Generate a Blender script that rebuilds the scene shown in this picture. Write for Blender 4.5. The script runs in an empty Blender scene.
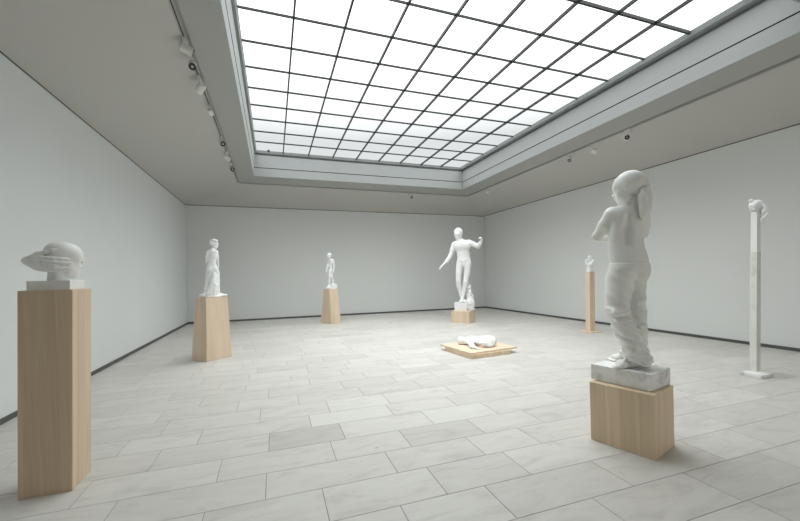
import bpy, bmesh, math, random
import numpy as np
from mathutils import Matrix, Vector

random.seed(7)
SC = bpy.context.scene
COL = SC.collection
S = 1.3                      # camera height in metres

# ------------------------------------------------------------------ camera
f_px, cx, cy, yaw, pitch, roll = 368.2245, 400.0, 277.3154, 0.331, -0.0052, -0.0199
def cam_axes():
    sy, cyw, sp, cp = math.sin(yaw), math.cos(yaw), math.sin(pitch), math.cos(pitch)
    F = np.array([sy*cp, cyw*cp, sp]); R = np.array([cyw, -sy, 0.0]); U = np.cross(R, F)
    c, s = math.cos(roll), math.sin(roll)
    return F, c*R + s*U, -s*R + c*U
CF, CR, CU = cam_axes()
CAM = np.array([0, 0, S])
cd = bpy.data.cameras.new('camera'); cam = bpy.data.objects.new('camera', cd); COL.objects.link(cam)
m = Matrix.Identity(4)
for i in range(3):
    m[i][0] = CR[i]; m[i][1] = CU[i]; m[i][2] = -CF[i]; m[i][3] = CAM[i]
cam.matrix_world = m
cd.sensor_width = 36.0; cd.sensor_fit = 'HORIZONTAL'
cd.lens = f_px/800*36.0
cd.shift_y = (cy-260.5)/800.0
cd.clip_start = 0.02; cd.clip_end = 200
SC.camera = cam

def ray(px, py):                     # direction of sight through a point measured in the photo
    return CF + CR*(px-cx)/f_px + CU*(cy-py)/f_px
def on_z(px, py, z):                 # where that sight line meets the level z
    d = ray(px, py); return CAM + d*((z-S)/d[2])
def on_x(px, py, x):
    d = ray(px, py); return CAM + d*(x/d[0])
def on_y(px, py, y):
    d = ray(px, py); return CAM + d*(y/d[1])

# ------------------------------------------------------------------ materials
def newmat(name):
    m = bpy.data.materials.new(name); m.use_nodes = True
    nt = m.node_tree; nt.nodes.clear()
    out = nt.nodes.new('ShaderNodeOutputMaterial'); b = nt.nodes.new('ShaderNodeBsdfPrincipled')
    nt.links.new(b.outputs[0], out.inputs[0])
    return m, nt, b
def N(nt, t, **kw):
    n = nt.nodes.new(t)
    for k, v in kw.items():
        if k in n.inputs.keys(): n.inputs[k].default_value = v
        else: setattr(n, k, v)
    return n
def mixc(nt, fac, a, b, bt='MIX'):
    n = nt.nodes.new('ShaderNodeMix'); n.data_type = 'RGBA'; n.blend_type = bt
    for sock, v in ((0, fac), (6, a), (7, b)):
        if isinstance(v, (int, float)): n.inputs[sock].default_value = v
        elif isinstance(v, tuple): n.inputs[sock].default_value = (*v, 1)
        else: nt.links.new(v, n.inputs[sock])
    return n.outputs[2]
def ramp(nt, src, pts):
    r = nt.nodes.new('ShaderNodeValToRGB'); nt.links.new(src, r.inputs[0])
    e = r.color_ramp.elements
    while len(e) < len(pts): e.new(0.5)
    for el, (p, c) in zip(e, pts):
        el.position = p; el.color = (c, c, c, 1) if isinstance(c, (int, float)) else (*c, 1)
    return r.outputs[0]
def bump(nt, b, src, strength, dist):
    n = N(nt, 'ShaderNodeBump', Strength=strength, Distance=dist)
    nt.links.new(src, n.inputs['Height']); nt.links.new(n.outputs[0], b.inputs['Normal'])
def simple(name, col, rough=0.6, noise=0.03, nscale=3.0, metal=0.0, bmp=0.0, bscale=60):
    m, nt, b = newmat(name)
    tc = N(nt, 'ShaderNodeTexCoord')
    n = N(nt, 'ShaderNodeTexNoise', Scale=nscale, Detail=4.0); nt.links.new(tc.outputs['Object'], n.inputs['Vector'])
    lo = tuple(c*(1-noise) for c in col); hi = tuple(min(1, c*(1+noise)) for c in col)
    nt.links.new(mixc(nt, n.outputs[0], lo, hi), b.inputs['Base Color'])
    b.inputs['Roughness'].default_value = rough; b.inputs['Metallic'].default_value = metal
    if bmp:
        n2 = N(nt, 'ShaderNodeTexNoise', Scale=float(bscale), Detail=3.0); nt.links.new(tc.outputs['Object'], n2.inputs['Vector'])
        bump(nt, b, n2.outputs[0], bmp, 0.002)
    return m
def wood_mat(name, light, dark, seed):
    m, nt, b = newmat(name)
    tc = N(nt, 'ShaderNodeTexCoord')
    mp = N(nt, 'ShaderNodeMapping'); mp.inputs['Location'].default_value = (seed, seed*1.7, 0)
    nt.links.new(tc.outputs['Object'], mp.inputs[0])
    # board strips glued side by side
    sc = N(nt, 'ShaderNodeVectorMath', operation='MULTIPLY'); sc.inputs[1].default_value = (11, 11, 0)
    nt.links.new(mp.outputs[0], sc.inputs[0])
    fl = N(nt, 'ShaderNodeVectorMath', operation='FLOOR'); nt.links.new(sc.outputs[0], fl.inputs[0])
    wn = N(nt, 'ShaderNodeTexWhiteNoise'); nt.links.new(fl.outputs[0], wn.inputs[0])
    # long vertical grain
    ms = N(nt, 'ShaderNodeMapping'); ms.inputs['Scale'].default_value = (60, 60, 1.6)
    nt.links.new(mp.outputs[0], ms.inputs[0])
    gn = N(nt, 'ShaderNodeTexNoise', Scale=1.0, Detail=5.0, Distortion=0.6); nt.links.new(ms.outputs[0], gn.inputs['Vector'])
    ms2 = N(nt, 'ShaderNodeMapping'); ms2.inputs['Scale'].default_value = (14, 14, 0.7)
    nt.links.new(mp.outputs[0], ms2.inputs[0])
    g2 = N(nt, 'ShaderNodeTexNoise', Scale=1.0, Detail=3.0, Distortion=1.0); nt.links.new(ms2.outputs[0], g2.inputs['Vector'])
    a = N(nt, 'ShaderNodeMath', operation='MULTIPLY_ADD'); nt.links.new(gn.outputs[0], a.inputs[0]); a.inputs[1].default_value = 0.55
    b2 = N(nt, 'ShaderNodeMath', operation='MULTIPLY'); nt.links.new(g2.outputs[0], b2.inputs[0]); b2.inputs[1].default_value = 0.45
    nt.links.new(b2.outputs[0], a.inputs[2])
    fac = ramp(nt, a.outputs[0], [(0.3, 1.0), (0.7, 0.0)])
    c1 = mixc(nt, fac, light, dark)
    tint = ramp(nt, wn.outputs[0], [(0.0, (0.86, 0.84, 0.80)), (1.0, (1.0, 1.0, 1.0))])
    c2 = mixc(nt, 0.9, c1, tint, 'MULTIPLY')
    nt.links.new(c2, b.inputs['Base Color']); b.inputs['Roughness'].default_value = 0.55
    bump(nt, b, gn.outputs[0], 0.08, 0.002)
    return m
def marble_mat(name, base, vein=None, vs=3.0, rough=0.45, amt=1.0):
    m, nt, b = newmat(name)
    tc = N(nt, 'ShaderNodeTexCoord')
    n = N(nt, 'ShaderNodeTexNoise', Scale=vs, Detail=6.0, Distortion=1.2, Roughness=0.6); nt.links.new(tc.outputs['Object'], n.inputs['Vector'])
    if vein:
        f = ramp(nt, n.outputs[0], [(0.36, 0.0), (0.47, 0.55*amt), (0.5, amt), (0.53, 0.45*amt), (0.66, 0.0)])
        n2 = N(nt, 'ShaderNodeTexNoise', Scale=vs*1.7, Detail=2.0); nt.links.new(tc.outputs['Object'], n2.inputs['Vector'])
        f2 = ramp(nt, n2.outputs[0], [(0.40, 0.05), (0.65, 1.0)])
        mm = N(nt, 'ShaderNodeMath', operation='MULTIPLY'); nt.links.new(f, mm.inputs[0]); nt.links.new(f2, mm.inputs[1])
        nt.links.new(mixc(nt, mm.outputs[0], base, vein), b.inputs['Base Color'])
    else:
        nt.links.new(mixc(nt, n.outputs[0], tuple(c*0.96 for c in base), tuple(min(1, c*1.02) for c in base)), b.inputs['Base Color'])
    b.inputs['Roughness'].default_value = rough
    b.inputs['Subsurface Weight'].default_value = 0.2; b.inputs['Subsurface Radius'].default_value = (1.0, 0.85, 0.65); b.inputs['Subsurface Scale'].default_value = 0.012
    n3 = N(nt, 'ShaderNodeTexNoise', Scale=90.0, Detail=3.0); nt.links.new(tc.outputs['Object'], n3.inputs['Vector'])
    bump(nt, b, n3.outputs[0], 0.12, 0.002)
    return m
M = {}
M['wall'] = simple('wall_paint', (0.73, 0.745, 0.73), 0.75, 0.02, 1.2, bmp=0.05, bscale=200)
M['wallL'] = simple('left_wall_paint', (0.755, 0.78, 0.78), 0.72, 0.02, 1.2, bmp=0.05, bscale=200)
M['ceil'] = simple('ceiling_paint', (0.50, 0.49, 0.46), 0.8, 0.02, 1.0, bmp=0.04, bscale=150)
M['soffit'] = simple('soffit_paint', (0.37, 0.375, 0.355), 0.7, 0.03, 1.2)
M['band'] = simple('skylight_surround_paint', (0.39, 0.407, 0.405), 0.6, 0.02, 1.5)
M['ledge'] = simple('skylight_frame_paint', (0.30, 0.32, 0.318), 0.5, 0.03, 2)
M['base'] = simple('dark_skirting_and_gap_shade', (0.075, 0.08, 0.072), 0.6, 0.2, 6)
M['bar'] = simple('dark_glazing_metal', (0.006, 0.006, 0.006), 0.5, 0.1, 5)
M['track'] = simple('track_metal', (0.42, 0.42, 0.40), 0.4, 0.05, 5, metal=0.2)
M['trackdark'] = simple('track_groove', (0.03, 0.03, 0.028), 0.6, 0.05, 5)
M['lamp'] = simple('lamp_enamel', (0.74, 0.73, 0.68), 0.45, 0.03, 8)
M['black'] = simple('lamp_inside', (0.012, 0.012, 0.012), 0.35, 0.1, 8)
M['lens'] = simple('lamp_lens', (0.55, 0.56, 0.57), 0.15, 0.05, 8)
M['wood'] = wood_mat('pale_ash_wood', (0.78, 0.61, 0.445), (0.65, 0.48, 0.325), 3.1)
M['wood2'] = wood_mat('pale_ash_wood_light', (0.81, 0.65, 0.495), (0.70, 0.535, 0.385), 8.4)
M['wood3'] = wood_mat('honey_ash_wood', (0.82, 0.65, 0.46), (0.69, 0.52, 0.34), 5.7)
M['marble'] = marble_mat('white_marble', (0.88, 0.88, 0.855), vs=6.0)
M['marbleW'] = marble_mat('bright_white_marble', (0.88, 0.89, 0.89), vs=6.0)
M['marbleG'] = marble_mat('grey_white_marble', (0.86, 0.865, 0.825), vs=6.0)
M['veined'] = marble_mat('veined_marble', (0.89, 0.89, 0.865), (0.30, 0.32, 0.29), 4.2, amt=0.8)
M['veinedP'] = marble_mat('veined_pillar_marble', (0.74, 0.745, 0.70), (0.50, 0.51, 0.47), 4.0, amt=0.7)

def floor_mat():
    m, nt, b = newmat('limestone_tiles')
    tc = N(nt, 'ShaderNodeTexCoord')
    at = N(nt, 'ShaderNodeAttribute', attribute_name='tile')
    c = ramp(nt, at.outputs['Fac'], [(0.0, (0.45, 0.438, 0.405)), (0.15, (0.515, 0.50, 0.465)), (0.6, (0.57, 0.555, 0.515)), (1.0, (0.62, 0.608, 0.57))])
    mp = N(nt, 'ShaderNodeMapping'); mp.inputs['Scale'].default_value = (1.2, 4.0, 1)
    nt.links.new(tc.outputs['Object'], mp.inputs[0])
    ofs = N(nt, 'ShaderNodeVectorMath', operation='MULTIPLY_ADD'); nt.links.new(at.outputs['Color'], ofs.inputs[0]); ofs.inputs[1].default_value = (37, 51, 0)
    nt.links.new(mp.outputs[0], ofs.inputs[2])
    n = N(nt, 'ShaderNodeTexNoise', Scale=1.6, Detail=7.0, Distortion=1.5, Roughness=0.65); nt.links.new(ofs.outputs[0], n.inputs['Vector'])
    v = ramp(nt, n.outputs[0], [(0.3, (0.80, 0.795, 0.78)), (0.48, (0.97, 0.97, 0.965)), (0.58, (1.0, 1.0, 1.0)), (0.72, (1.08, 1.08, 1.08))])
    c = mixc(nt, 1.0, c, v, 'MULTIPLY')
    n2 = N(nt, 'ShaderNodeTexNoise', Scale=55.0, Detail=4.0); nt.links.new(tc.outputs['Object'], n2.inputs['Vector'])
    sp = ramp(nt, n2.outputs[0], [(0.24, (0.80, 0.79, 0.77)), (0.36, (1, 1, 1))])
    c = mixc(nt, 1.0, c, sp, 'MULTIPLY')
    nt.links.new(c, b.inputs['Base Color'])
    r = ramp(nt, n.outputs[0], [(0.3, 0.42), (0.7, 0.52)])
    nt.links.new(r, b.inputs['Roughness'])
    bump(nt, b, n2.outputs[0], 0.06, 0.003)
    return m
M['floor'] = floor_mat()
M['grout'] = simple('tile_joint', (0.13, 0.125, 0.11), 0.9, 0.1, 4)

def pane_mat():
    # opal glazing under daylight: bright square on, dimmer when seen at a grazing angle
    m = bpy.data.materials.new('opal_glass'); m.use_nodes = True
    nt = m.node_tree; nt.nodes.clear()
    out = nt.nodes.new('ShaderNodeOutputMaterial')
    em = N(nt, 'ShaderNodeEmission')
    tc = N(nt, 'ShaderNodeTexCoord'); n = N(nt, 'ShaderNodeTexNoise', Scale=0.5, Detail=2.0); nt.links.new(tc.outputs['Object'], n.inputs['Vector'])
    nt.links.new(mixc(nt, n.outputs[0], (0.93, 0.985, 1.0), (0.97, 1.0, 1.0)), em.inputs['Color'])
    lw = N(nt, 'ShaderNodeLayerWeight', Blend=0.5)
    r = nt.nodes.new('ShaderNodeMapRange'); nt.links.new(lw.outputs['Facing'], r.inputs[0])
    r.inputs[1].default_value = 0.05; r.inputs[2].default_value = 0.66
    r.inputs[3].default_value = PANE; r.inputs[4].default_value = 0.84
    nt.links.new(r.outputs[0], em.inputs['Strength'])
    nt.links.new(em.outputs[0], out.inputs[0])
    return m
PANE = 5.4
M['pane'] = pane_mat()

# ------------------------------------------------------------------ object helpers
def link(name, me, mat, parent=None):
    o = bpy.data.objects.new(name, me); COL.objects.link(o)
    if mat is not None and not me.materials:
        me.materials.append(mat)
    if parent is not None: o.parent = parent
    return o
def tag(o, label=None, cat=None, group=None, kind=None):
    if label: o['label'] = label
    if cat: o['category'] = cat
    if group: o['group'] = group
    if kind: o['kind'] = kind
    return o
def empty(name, loc, label=None, cat=None, group=None, kind=None):
    o = bpy.data.objects.new(name, None); COL.objects.link(o); o.location = loc
    o.empty_display_size = 0.1
    return tag(o, label, cat, group, kind)
def local(parent, v):                       # parents here carry a translation only
    return [tuple(np.array(p, float)-np.array(parent.location)) for p in v]
def mesh_from(verts, faces, smooth=False):
    me = bpy.data.meshes.new('mesh'); me.from_pydata([tuple(map(float, v)) for v in verts], [], faces)
    if smooth: me.shade_smooth()
    me.update(); return me
def bevelled(verts, faces, bev=0.0, seg=2):
    bm = bmesh.new(); vs = [bm.verts.new(tuple(map(float, v))) for v in verts]
    for f in faces: bm.faces.new([vs[i] for i in f])
    bmesh.ops.recalc_face_normals(bm, faces=bm.faces)
    if bev: bmesh.ops.bevel(bm, geom=bm.edges[:], offset=bev, segments=seg, affect='EDGES', profile=0.5)
    me = bpy.data.meshes.new('mesh'); bm.to_mesh(me); bm.free(); return me
BOXF = [(0,3,2,1),(4,5,6,7),(0,1,5,4),(1,2,6,5),(2,3,7,6),(3,0,4,7)]
def block_verts(C, yawd, w, d, z0, h, wt=None, dt=None, lean=(0, 0)):
    a = math.radians(yawd); ux = np.array([math.cos(a), math.sin(a)]); uy = np.array([-ux[1], ux[0]])
    C = np.array(C[:2], float); T = C+np.array(lean); wt = wt or w; dt = dt or d
    sg = [(-1,-1),(1,-1),(1,1),(-1,1)]
    return [(*(C+ux*i*w/2+uy*j*d/2), z0) for i, j in sg]+[(*(T+ux*i*wt/2+uy*j*dt/2), z0+h) for i, j in sg]
def block(name, mat, C, yawd, w, d, z0, h, wt=None, dt=None, lean=(0, 0), parent=None, bev=0.003):
    v = block_verts(C, yawd, w, d, z0, h, wt, dt, lean)
    if parent is None:
        me = bevelled([np.array(p)-np.array([C[0], C[1], z0]) for p in v], BOXF, bev)
        o = link(name, me, mat); o.location = (C[0], C[1], z0)
    else:
        o = link(name, bevelled(local(parent, v), BOXF, bev), mat, parent)
    return o
def aabox(name, mat, lo, hi, parent=None, bev=0.0, kind='structure'):
    (x0,y0,z0),(x1,y1,z1) = lo, hi
    v = [(x0,y0,z0),(x1,y0,z0),(x1,y1,z0),(x0,y1,z0),(x0,y0,z1),(x1,y0,z1),(x1,y1,z1),(x0,y1,z1)]
    if parent is not None: v = local(parent, v)
    o = link(name, bevelled(v, BOXF, bev), mat, parent)
    if parent is None and kind: o['kind'] = kind
    return o

# ------------------------------------------------------------------ the room
XL, XR, YB, YN = -1.8491*S, 5.8849*S, 9.4217*S, -2.4
ZC = 2.6929*S
T = 0.2
aabox('wall_left',  M['wallL'], (XL-T, YN-T, -0.05), (XL, YB+T, ZC+0.15))
aabox('wall_right', M['wall'], (XR, YN-T, -0.05), (XR+T, YB+T, ZC+0.15))
aabox('wall_back',  M['wall'], (XL, YB, -0.05), (XR, YB+T, ZC+0.15))
aabox('wall_front', M['wall'], (XL, YN-T, -0.05), (XR, YN, ZC+0.15))
BH = 0.052
aabox('baseboard_left',  M['base'], (XL, YN, 0), (XL+0.012, YB, BH))
aabox('baseboard_right', M['base'], (XR-0.012, YN, 0), (XR, YB, BH))
aabox('baseboard_back',  M['base'], (XL, YB-0.012, 0), (XR, YB, BH))
aabox('baseboard_front', M['base'], (XL, YN, 0), (XR, YN+0.012, BH))

# floor: limestone slabs in running bond, with the joints of the photo where they show
def make_floor():
    ys = [1.322,1.645,1.970,2.300,2.610,2.930,3.265,3.560,3.905,4.240,4.560,4.830,5.10,5.40,5.71]
    known = {1.322:[0.99,1.703,2.455,3.2],1.645:[0.06,0.65,1.195,2.033,2.89,3.46],1.970:[-1.02,-0.39,0.256,0.95,1.547,2.35],2.300:[-0.897,-0.071,0.749,1.416,1.907,2.62],
             2.610:[-1.14,-0.375,0.396,0.968,1.607,2.2],2.930:[-1.5,-0.837,-0.06,0.52,1.30,1.95],3.265:[-1.133,-0.60,0.287,1.039,1.7],3.560:[-0.93,-0.145,0.49,1.10,1.85],
             3.905:[-1.05,-0.37,0.223,0.908,1.6],4.240:[-0.75,-0.077,0.754,1.4],4.560:[-1.1,-0.338,0.40,1.1],4.830:[-0.643,0.186,0.85]}
    y = ys[-1]
    while y < YB: y += 0.322; ys.append(y)
    y = ys[0]
    while y > YN: y -= 0.326; ys.insert(0, y)
    verts, faces, cols = [], [], []
    g = 0.0014; bv = 0.001
    for a, b in zip(ys[:-1], ys[1:]):
        a0, b0 = max(a, YN), min(b, YB)
        if b0-a0 < 0.02: continue
        key = next((k for k in known if abs(k-a) < 1e-6), None)
        xs = list(known[key]) if key else [random.uniform(0.2, 0.9)]
        x = xs[-1]
        while x < XR: x += random.choice([0.55, 0.62, 0.68, 0.75, 0.82]); xs.append(x)
        x = xs[0]
        while x > XL: x -= random.choice([0.55, 0.62, 0.68, 0.75, 0.82]); xs.insert(0, x)
        for c, d in zip(xs[:-1], xs[1:]):
            c0, d0 = max(c, XL), min(d, XR)
            if d0-c0 < 0.01: continue
            v = min(1, max(0, random.gauss(0.58, 0.16)))
            if random.random() < 0.05: v = 0.2
            if key == 2.930 and abs(c+0.06) < 0.01: v = 0.08
            if key == 2.610 and abs(c-0.968) < 0.01: v = 0.16
            if key == 3.265 and abs(c-0.287) < 0.01: v = 0.97
            if key == 3.560 and abs(c-0.49) < 0.01: v = 0.95
            i = len(verts); z = 0.0
            for xx, yy in ((c0+g,a0+g),(d0-g,a0+g),(d0-g,b0-g),(c0+g,b0-g)): verts.append((xx, yy, z-0.0016))
            for xx, yy in ((c0+g+bv,a0+g+bv),(d0-g-bv,a0+g+bv),(d0-g-bv,b0-g-bv),(c0+g+bv,b0-g-bv)): verts.append((xx, yy, z))
            col = (v, random.random(), random.random())
            for fc in ((4,5,6,7),(0,1,5,4),(1,2,6,5),(2,3,7,6),(3,0,4,7)):
                faces.append(tuple(i+k for k in fc)); cols.append((col, 0))
    i = len(verts)
    verts += [(XL, YN, -0.0022), (XR, YN, -0.0022), (XR, YB, -0.0022), (XL, YB, -0.0022)]
    faces.append((i, i+1, i+2, i+3)); cols.append(((0, 0, 0), 1))
    verts += [(XL, YN, -0.05), (XR, YN, -0.05), (XR, YB, -0.05), (XL, YB, -0.05)]
    faces.append((i+4, i+7, i+6, i+5)); cols.append(((0, 0, 0), 1))
    # a short crack and a small chip in the stone
    for p, q, w in ((on_z(617.5, 470.6, 0), on_z(625.5, 475.6, 0), 0.0022), (on_z(375.0, 448.4, 0), on_z(378.4, 447.4, 0), 0.005)):
        d = (q-p)[:2]; n = np.array([-d[1], d[0]])/np.linalg.norm(d)*w; i = len(verts)
        for c in (p[:2]-n*.4, p[:2]+d*.5-n, q[:2]-n*.3, q[:2]+n*.3, p[:2]+d*.5+n, p[:2]+n*.4): verts.append((c[0], c[1], 0.0006))
        faces.append(tuple(range(i, i+6))); cols.append(((0, 0, 0), 1))
    me = mesh_from(verts, faces)
    me.materials.append(M['floor']); me.materials.append(M['grout'])
    at = me.color_attributes.new('tile', 'FLOAT_COLOR', 'CORNER')
    k = 0
    for p, (c, mi) in zip(me.polygons, cols):
        p.material_index = mi
        for _ in p.loop_indices:
            at.data[k].color = (c[0], c[0], c[0], 1); k += 1
    o = link('floor', me, None); o['kind'] = 'structure'
make_floor()

# ceiling rings (inset from the walls, height)
def rect(a, yn, z): return [(XL+a, yn, z), (XR-a, yn, z), (XR-a, YB-a, z), (XL+a, YB-a, z)]
def ring_faces(n):
    f = []
    for k in range(n-1):
        for i in range(4):
            j = (i+1) % 4
            f.append((4*k+i, 4*(k+1)+i, 4*(k+1)+j, 4*k+j))
    return f
A_OUT, Z_OUT = 1.2452*S, 2.9692*S
A_IN,  Z_IN  = 1.5238*S, 3.0441*S
A_MID, Z_MID = 1.5374*S, 3.2197*S
A_TOP, Z_TOP = 1.5421*S, 3.4618*S
Z_G = 3.5505*S
Y_END = 1.832*S                                 # where the glazed bay ends near the camera
a1 = A_OUT-0.062; z1 = ZC+(Z_OUT-ZC)*a1/A_OUT
def rings(name, mat, levels, close=None):
    v = []
    for a, yn, z in levels: v += rect(a, yn, z)
    f = ring_faces(len(levels))
    o = link(name, mesh_from(v, f), mat); o['kind'] = 'structure'
    return o
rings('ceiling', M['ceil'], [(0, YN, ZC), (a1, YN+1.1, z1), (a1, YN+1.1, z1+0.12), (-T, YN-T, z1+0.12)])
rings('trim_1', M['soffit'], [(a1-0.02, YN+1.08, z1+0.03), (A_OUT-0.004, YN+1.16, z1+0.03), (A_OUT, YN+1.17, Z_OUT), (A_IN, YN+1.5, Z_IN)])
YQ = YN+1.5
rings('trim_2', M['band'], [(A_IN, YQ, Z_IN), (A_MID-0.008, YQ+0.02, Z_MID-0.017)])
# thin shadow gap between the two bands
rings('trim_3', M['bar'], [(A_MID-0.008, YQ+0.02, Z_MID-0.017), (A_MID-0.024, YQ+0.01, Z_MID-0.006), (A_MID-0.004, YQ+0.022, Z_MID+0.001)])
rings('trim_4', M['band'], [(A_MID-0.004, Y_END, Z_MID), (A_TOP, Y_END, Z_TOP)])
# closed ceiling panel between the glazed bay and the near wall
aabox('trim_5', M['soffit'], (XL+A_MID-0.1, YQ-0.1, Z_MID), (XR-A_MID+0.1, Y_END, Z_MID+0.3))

rings('ceiling_gap_shade', M['base'], [(0.0015, YN, ZC-0.016), (0.004, YN, ZC-0.016), (0.004, YN, ZC+0.0)])  # dark strip on the wall top, coloured in for the shadow line under the ceiling
# skylight
GX0, GDX, GY0, GDY = -0.2643*S, 0.5036*S, 7.85*S, 0.513*S
GX1 = GX0+9*GDX
win = empty('window_1', ((GX0+GX1)/2, (GY0+Y_END)/2, Z_G), kind='structure')
def frame_mesh():
    lv = [(A_TOP, Y_END, Z_TOP), (A_TOP-0.04, Y_END, Z_TOP+0.012), (A_TOP-0.04, Y_END, Z_TOP+0.05)]
    v = []
    for a, yn, z in lv: v += rect(a, yn, z)
    zz = Z_TOP+0.05
    v += [(GX0-0.02, Y_END, zz), (GX1+0.02, Y_END, zz), (GX1+0.02, GY0+0.02, zz), (GX0-0.02, GY0+0.02, zz)]
    v += [(GX0, Y_END, Z_G+0.002), (GX1, Y_END, Z_G+0.002), (GX1, GY0, Z_G+0.002), (GX0, GY0, Z_G+0.002)]
    v += [(GX0-0.3, Y_END, Z_G+0.004), (GX1+0.3, Y_END, Z_G+0.004), (GX1+0.3, GY0+0.3, Z_G+0.004), (GX0-0.3, GY0+0.3, Z_G+0.004)]
    return local(win, v), ring_faces(6)
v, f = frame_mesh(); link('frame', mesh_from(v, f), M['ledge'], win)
v = local(win, [(GX0-0.3, Y_END-0.1, Z_G+0.01), (GX1+0.3, Y_END-0.1, Z_G+0.01), (GX1+0.3, GY0+0.3, Z_G+0.01), (GX0-0.3, GY0+0.3, Z_G+0.01)])
v2 = [(a, b, c+0.012) for a, b, c in v]
link('glass', mesh_from(v+v2, BOXF), M['pane'], win)
def bars():
    bm = bmesh.new()
    def bx(x0, x1, y0, y1, z0, z1):
        vs = [bm.verts.new(p) for p in local(win, [(x0,y0,z0),(x1,y0,z0),(x1,y1,z0),(x0,y1,z0),(x0,y0,z1),(x1,y0,z1),(x1,y1,z1),(x0,y1,z1)])]
        for q in BOXF: bm.faces.new([vs[i] for i in q])
    for i in range(1, 9):
        x = GX0+i*GDX; bx(x-0.012, x+0.012, Y_END, GY0, Z_G-0.038, Z_G+0.005)
    k = 1
    while GY0-k*GDY > Y_END+0.05:
        y = GY0-k*GDY; w = 0.014 if k == 10 else 0.0095
        bx(GX0, GX1, y-w, y+w, Z_G-(0.036 if k == 10 else 0.022), Z_G+0.005); k += 1
    bmesh.ops.recalc_face_normals(bm, faces=bm.faces)
    me = bpy.data.meshes.new('mesh'); bm.to_mesh(me); bm.free(); return me
link('glazing_bars', bars(), M['bar'], win)
# small catch on the frame at the far left corner
kp = on_z(268.5, 150.0, Z_TOP+0.05)
aabox('catch', M['bar'], (kp[0]-0.03, kp[1]-0.02, Z_TOP+0.0), (kp[0]+0.03, kp[1]+0.02, Z_TOP+0.05), win, 0.004)

# ------------------------------------------------------------------ track lighting
def cyl_mesh(bm, p0, p1, r0, r1, n=20, cap=True):
    p0, p1 = Vector(p0), Vector(p1); d = (p1-p0).normalized()
    a = d.orthogonal().normalized(); b = d.cross(a)
    A = [bm.verts.new(p0+(a*math.cos(t)+b*math.sin(t))*r0) for t in [2*math.pi*i/n for i in range(n)]]
    B = [bm.verts.new(p1+(a*math.cos(t)+b*math.sin(t))*r1) for t in [2*math.pi*i/n for i in range(n)]]
    for i in range(n): bm.faces.new((A[i], A[(i+1) % n], B[(i+1) % n], B[i]))
    if cap: bm.faces.new(A[::-1]); bm.faces.new(B)
def bm_obj(name, fn, mat, parent, smooth=False, bev=0):
    bm = bmesh.new(); fn(bm)
    if bev: bmesh.ops.bevel(bm, geom=bm.edges[:], offset=bev, segments=2, affect='EDGES')
    bmesh.ops.recalc_face_normals(bm, faces=bm.faces)
    me = bpy.data.meshes.new('mesh'); bm.to_mesh(me); bm.free()
    o = link(name, me, mat, parent)
    if smooth:
        for p in me.polygons: p.use_smooth = len(p.vertices) == 4
    return o
ZT = z1-0.008                                   # underside of the lighting tracks
def track(axis, c, lo, hi, label):
    t = empty('lighting_track', (c, (lo+hi)/2, ZT) if axis == 'y' else ((lo+hi)/2, c, ZT), label, 'track', 'lighting tracks around the skylight surround')
    def seg(o0, o1, za, zb, name, mat):
        if axis == 'y': aabox(name, mat, (c+o0, lo, za), (c+o1, hi, zb), t)
        else: aabox(name, mat, (lo, c+o0, za), (hi, c+o1, zb), t)
    seg(-0.020, -0.008, ZT, ZT+0.05, 'rail', M['track']); seg(0.008, 0.020, ZT, ZT+0.05, 'rail', M['track'])
    seg(-0.008, 0.008, ZT+0.012, ZT+0.05, 'groove', M['trackdark'])
    return t
TX0, TX1, TY1 = XL+a1+0.012, XR-a1-0.012, YB-a1-0.012
track('y', TX0, 0.3, TY1-0.05, 'dark slotted lighting track along the left side of the skylight')
track('y', TX1, 0.3, TY1-0.05, 'dark slotted lighting track along the right side of the skylight')
track('x', TY1, TX0+0.05, TX1-0.05, 'dark slotted lighting track along the far side of the skylight')

def spotlight(loc, aim, r, L, label, side, box=(0.03, 0.05, 0.05), drop=0.055, dark=False):
    t = empty('spotlight', tuple(loc), label, 'spotlight', 'spotlights on the ceiling tracks')
    bxw, byw, bh = box
    def adapter(bm):
        vs = [bm.verts.new((x*bxw/2, y*byw/2, -z*bh)) for z in (0, 1) for x, y in ((-1,-1),(1,-1),(1,1),(-1,1))]
        for q in BOXF: bm.faces.new([vs[i] for i in q])
    bm_obj('adapter', adapter, M['lamp'], t, bev=0.004)
    a = Vector(aim).normalized(); hc = Vector((side*0.012, 0, -bh-drop))
    bm_obj('stem', lambda bm: cyl_mesh(bm, (0, 0, -bh+0.004), hc, 0.007, 0.007, 12), M['lamp'], t, True)
    def head(bm):
        cyl_mesh(bm, hc-a*L*0.5, hc-a*L*0.36, r*0.72, r, 24)
        cyl_mesh(bm, hc-a*L*0.36, hc+a*L*0.5, r, r, 24, cap=False)
    h = bm_obj('lamp_head', head, M['lamp'], t, True)
    bm_obj('lamp_rim', lambda bm: (cyl_mesh(bm, hc+a*L*0.30, hc+a*L*0.502, r*0.94, r*0.98, 24)), M['black'], h, True)
    bm_obj('lens', lambda bm: cyl_mesh(bm, hc+a*L*0.50, hc+a*L*0.515, r*0.34, r*0.34, 20), M['lens'], h, True)
    return t
PX = TX0
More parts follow.
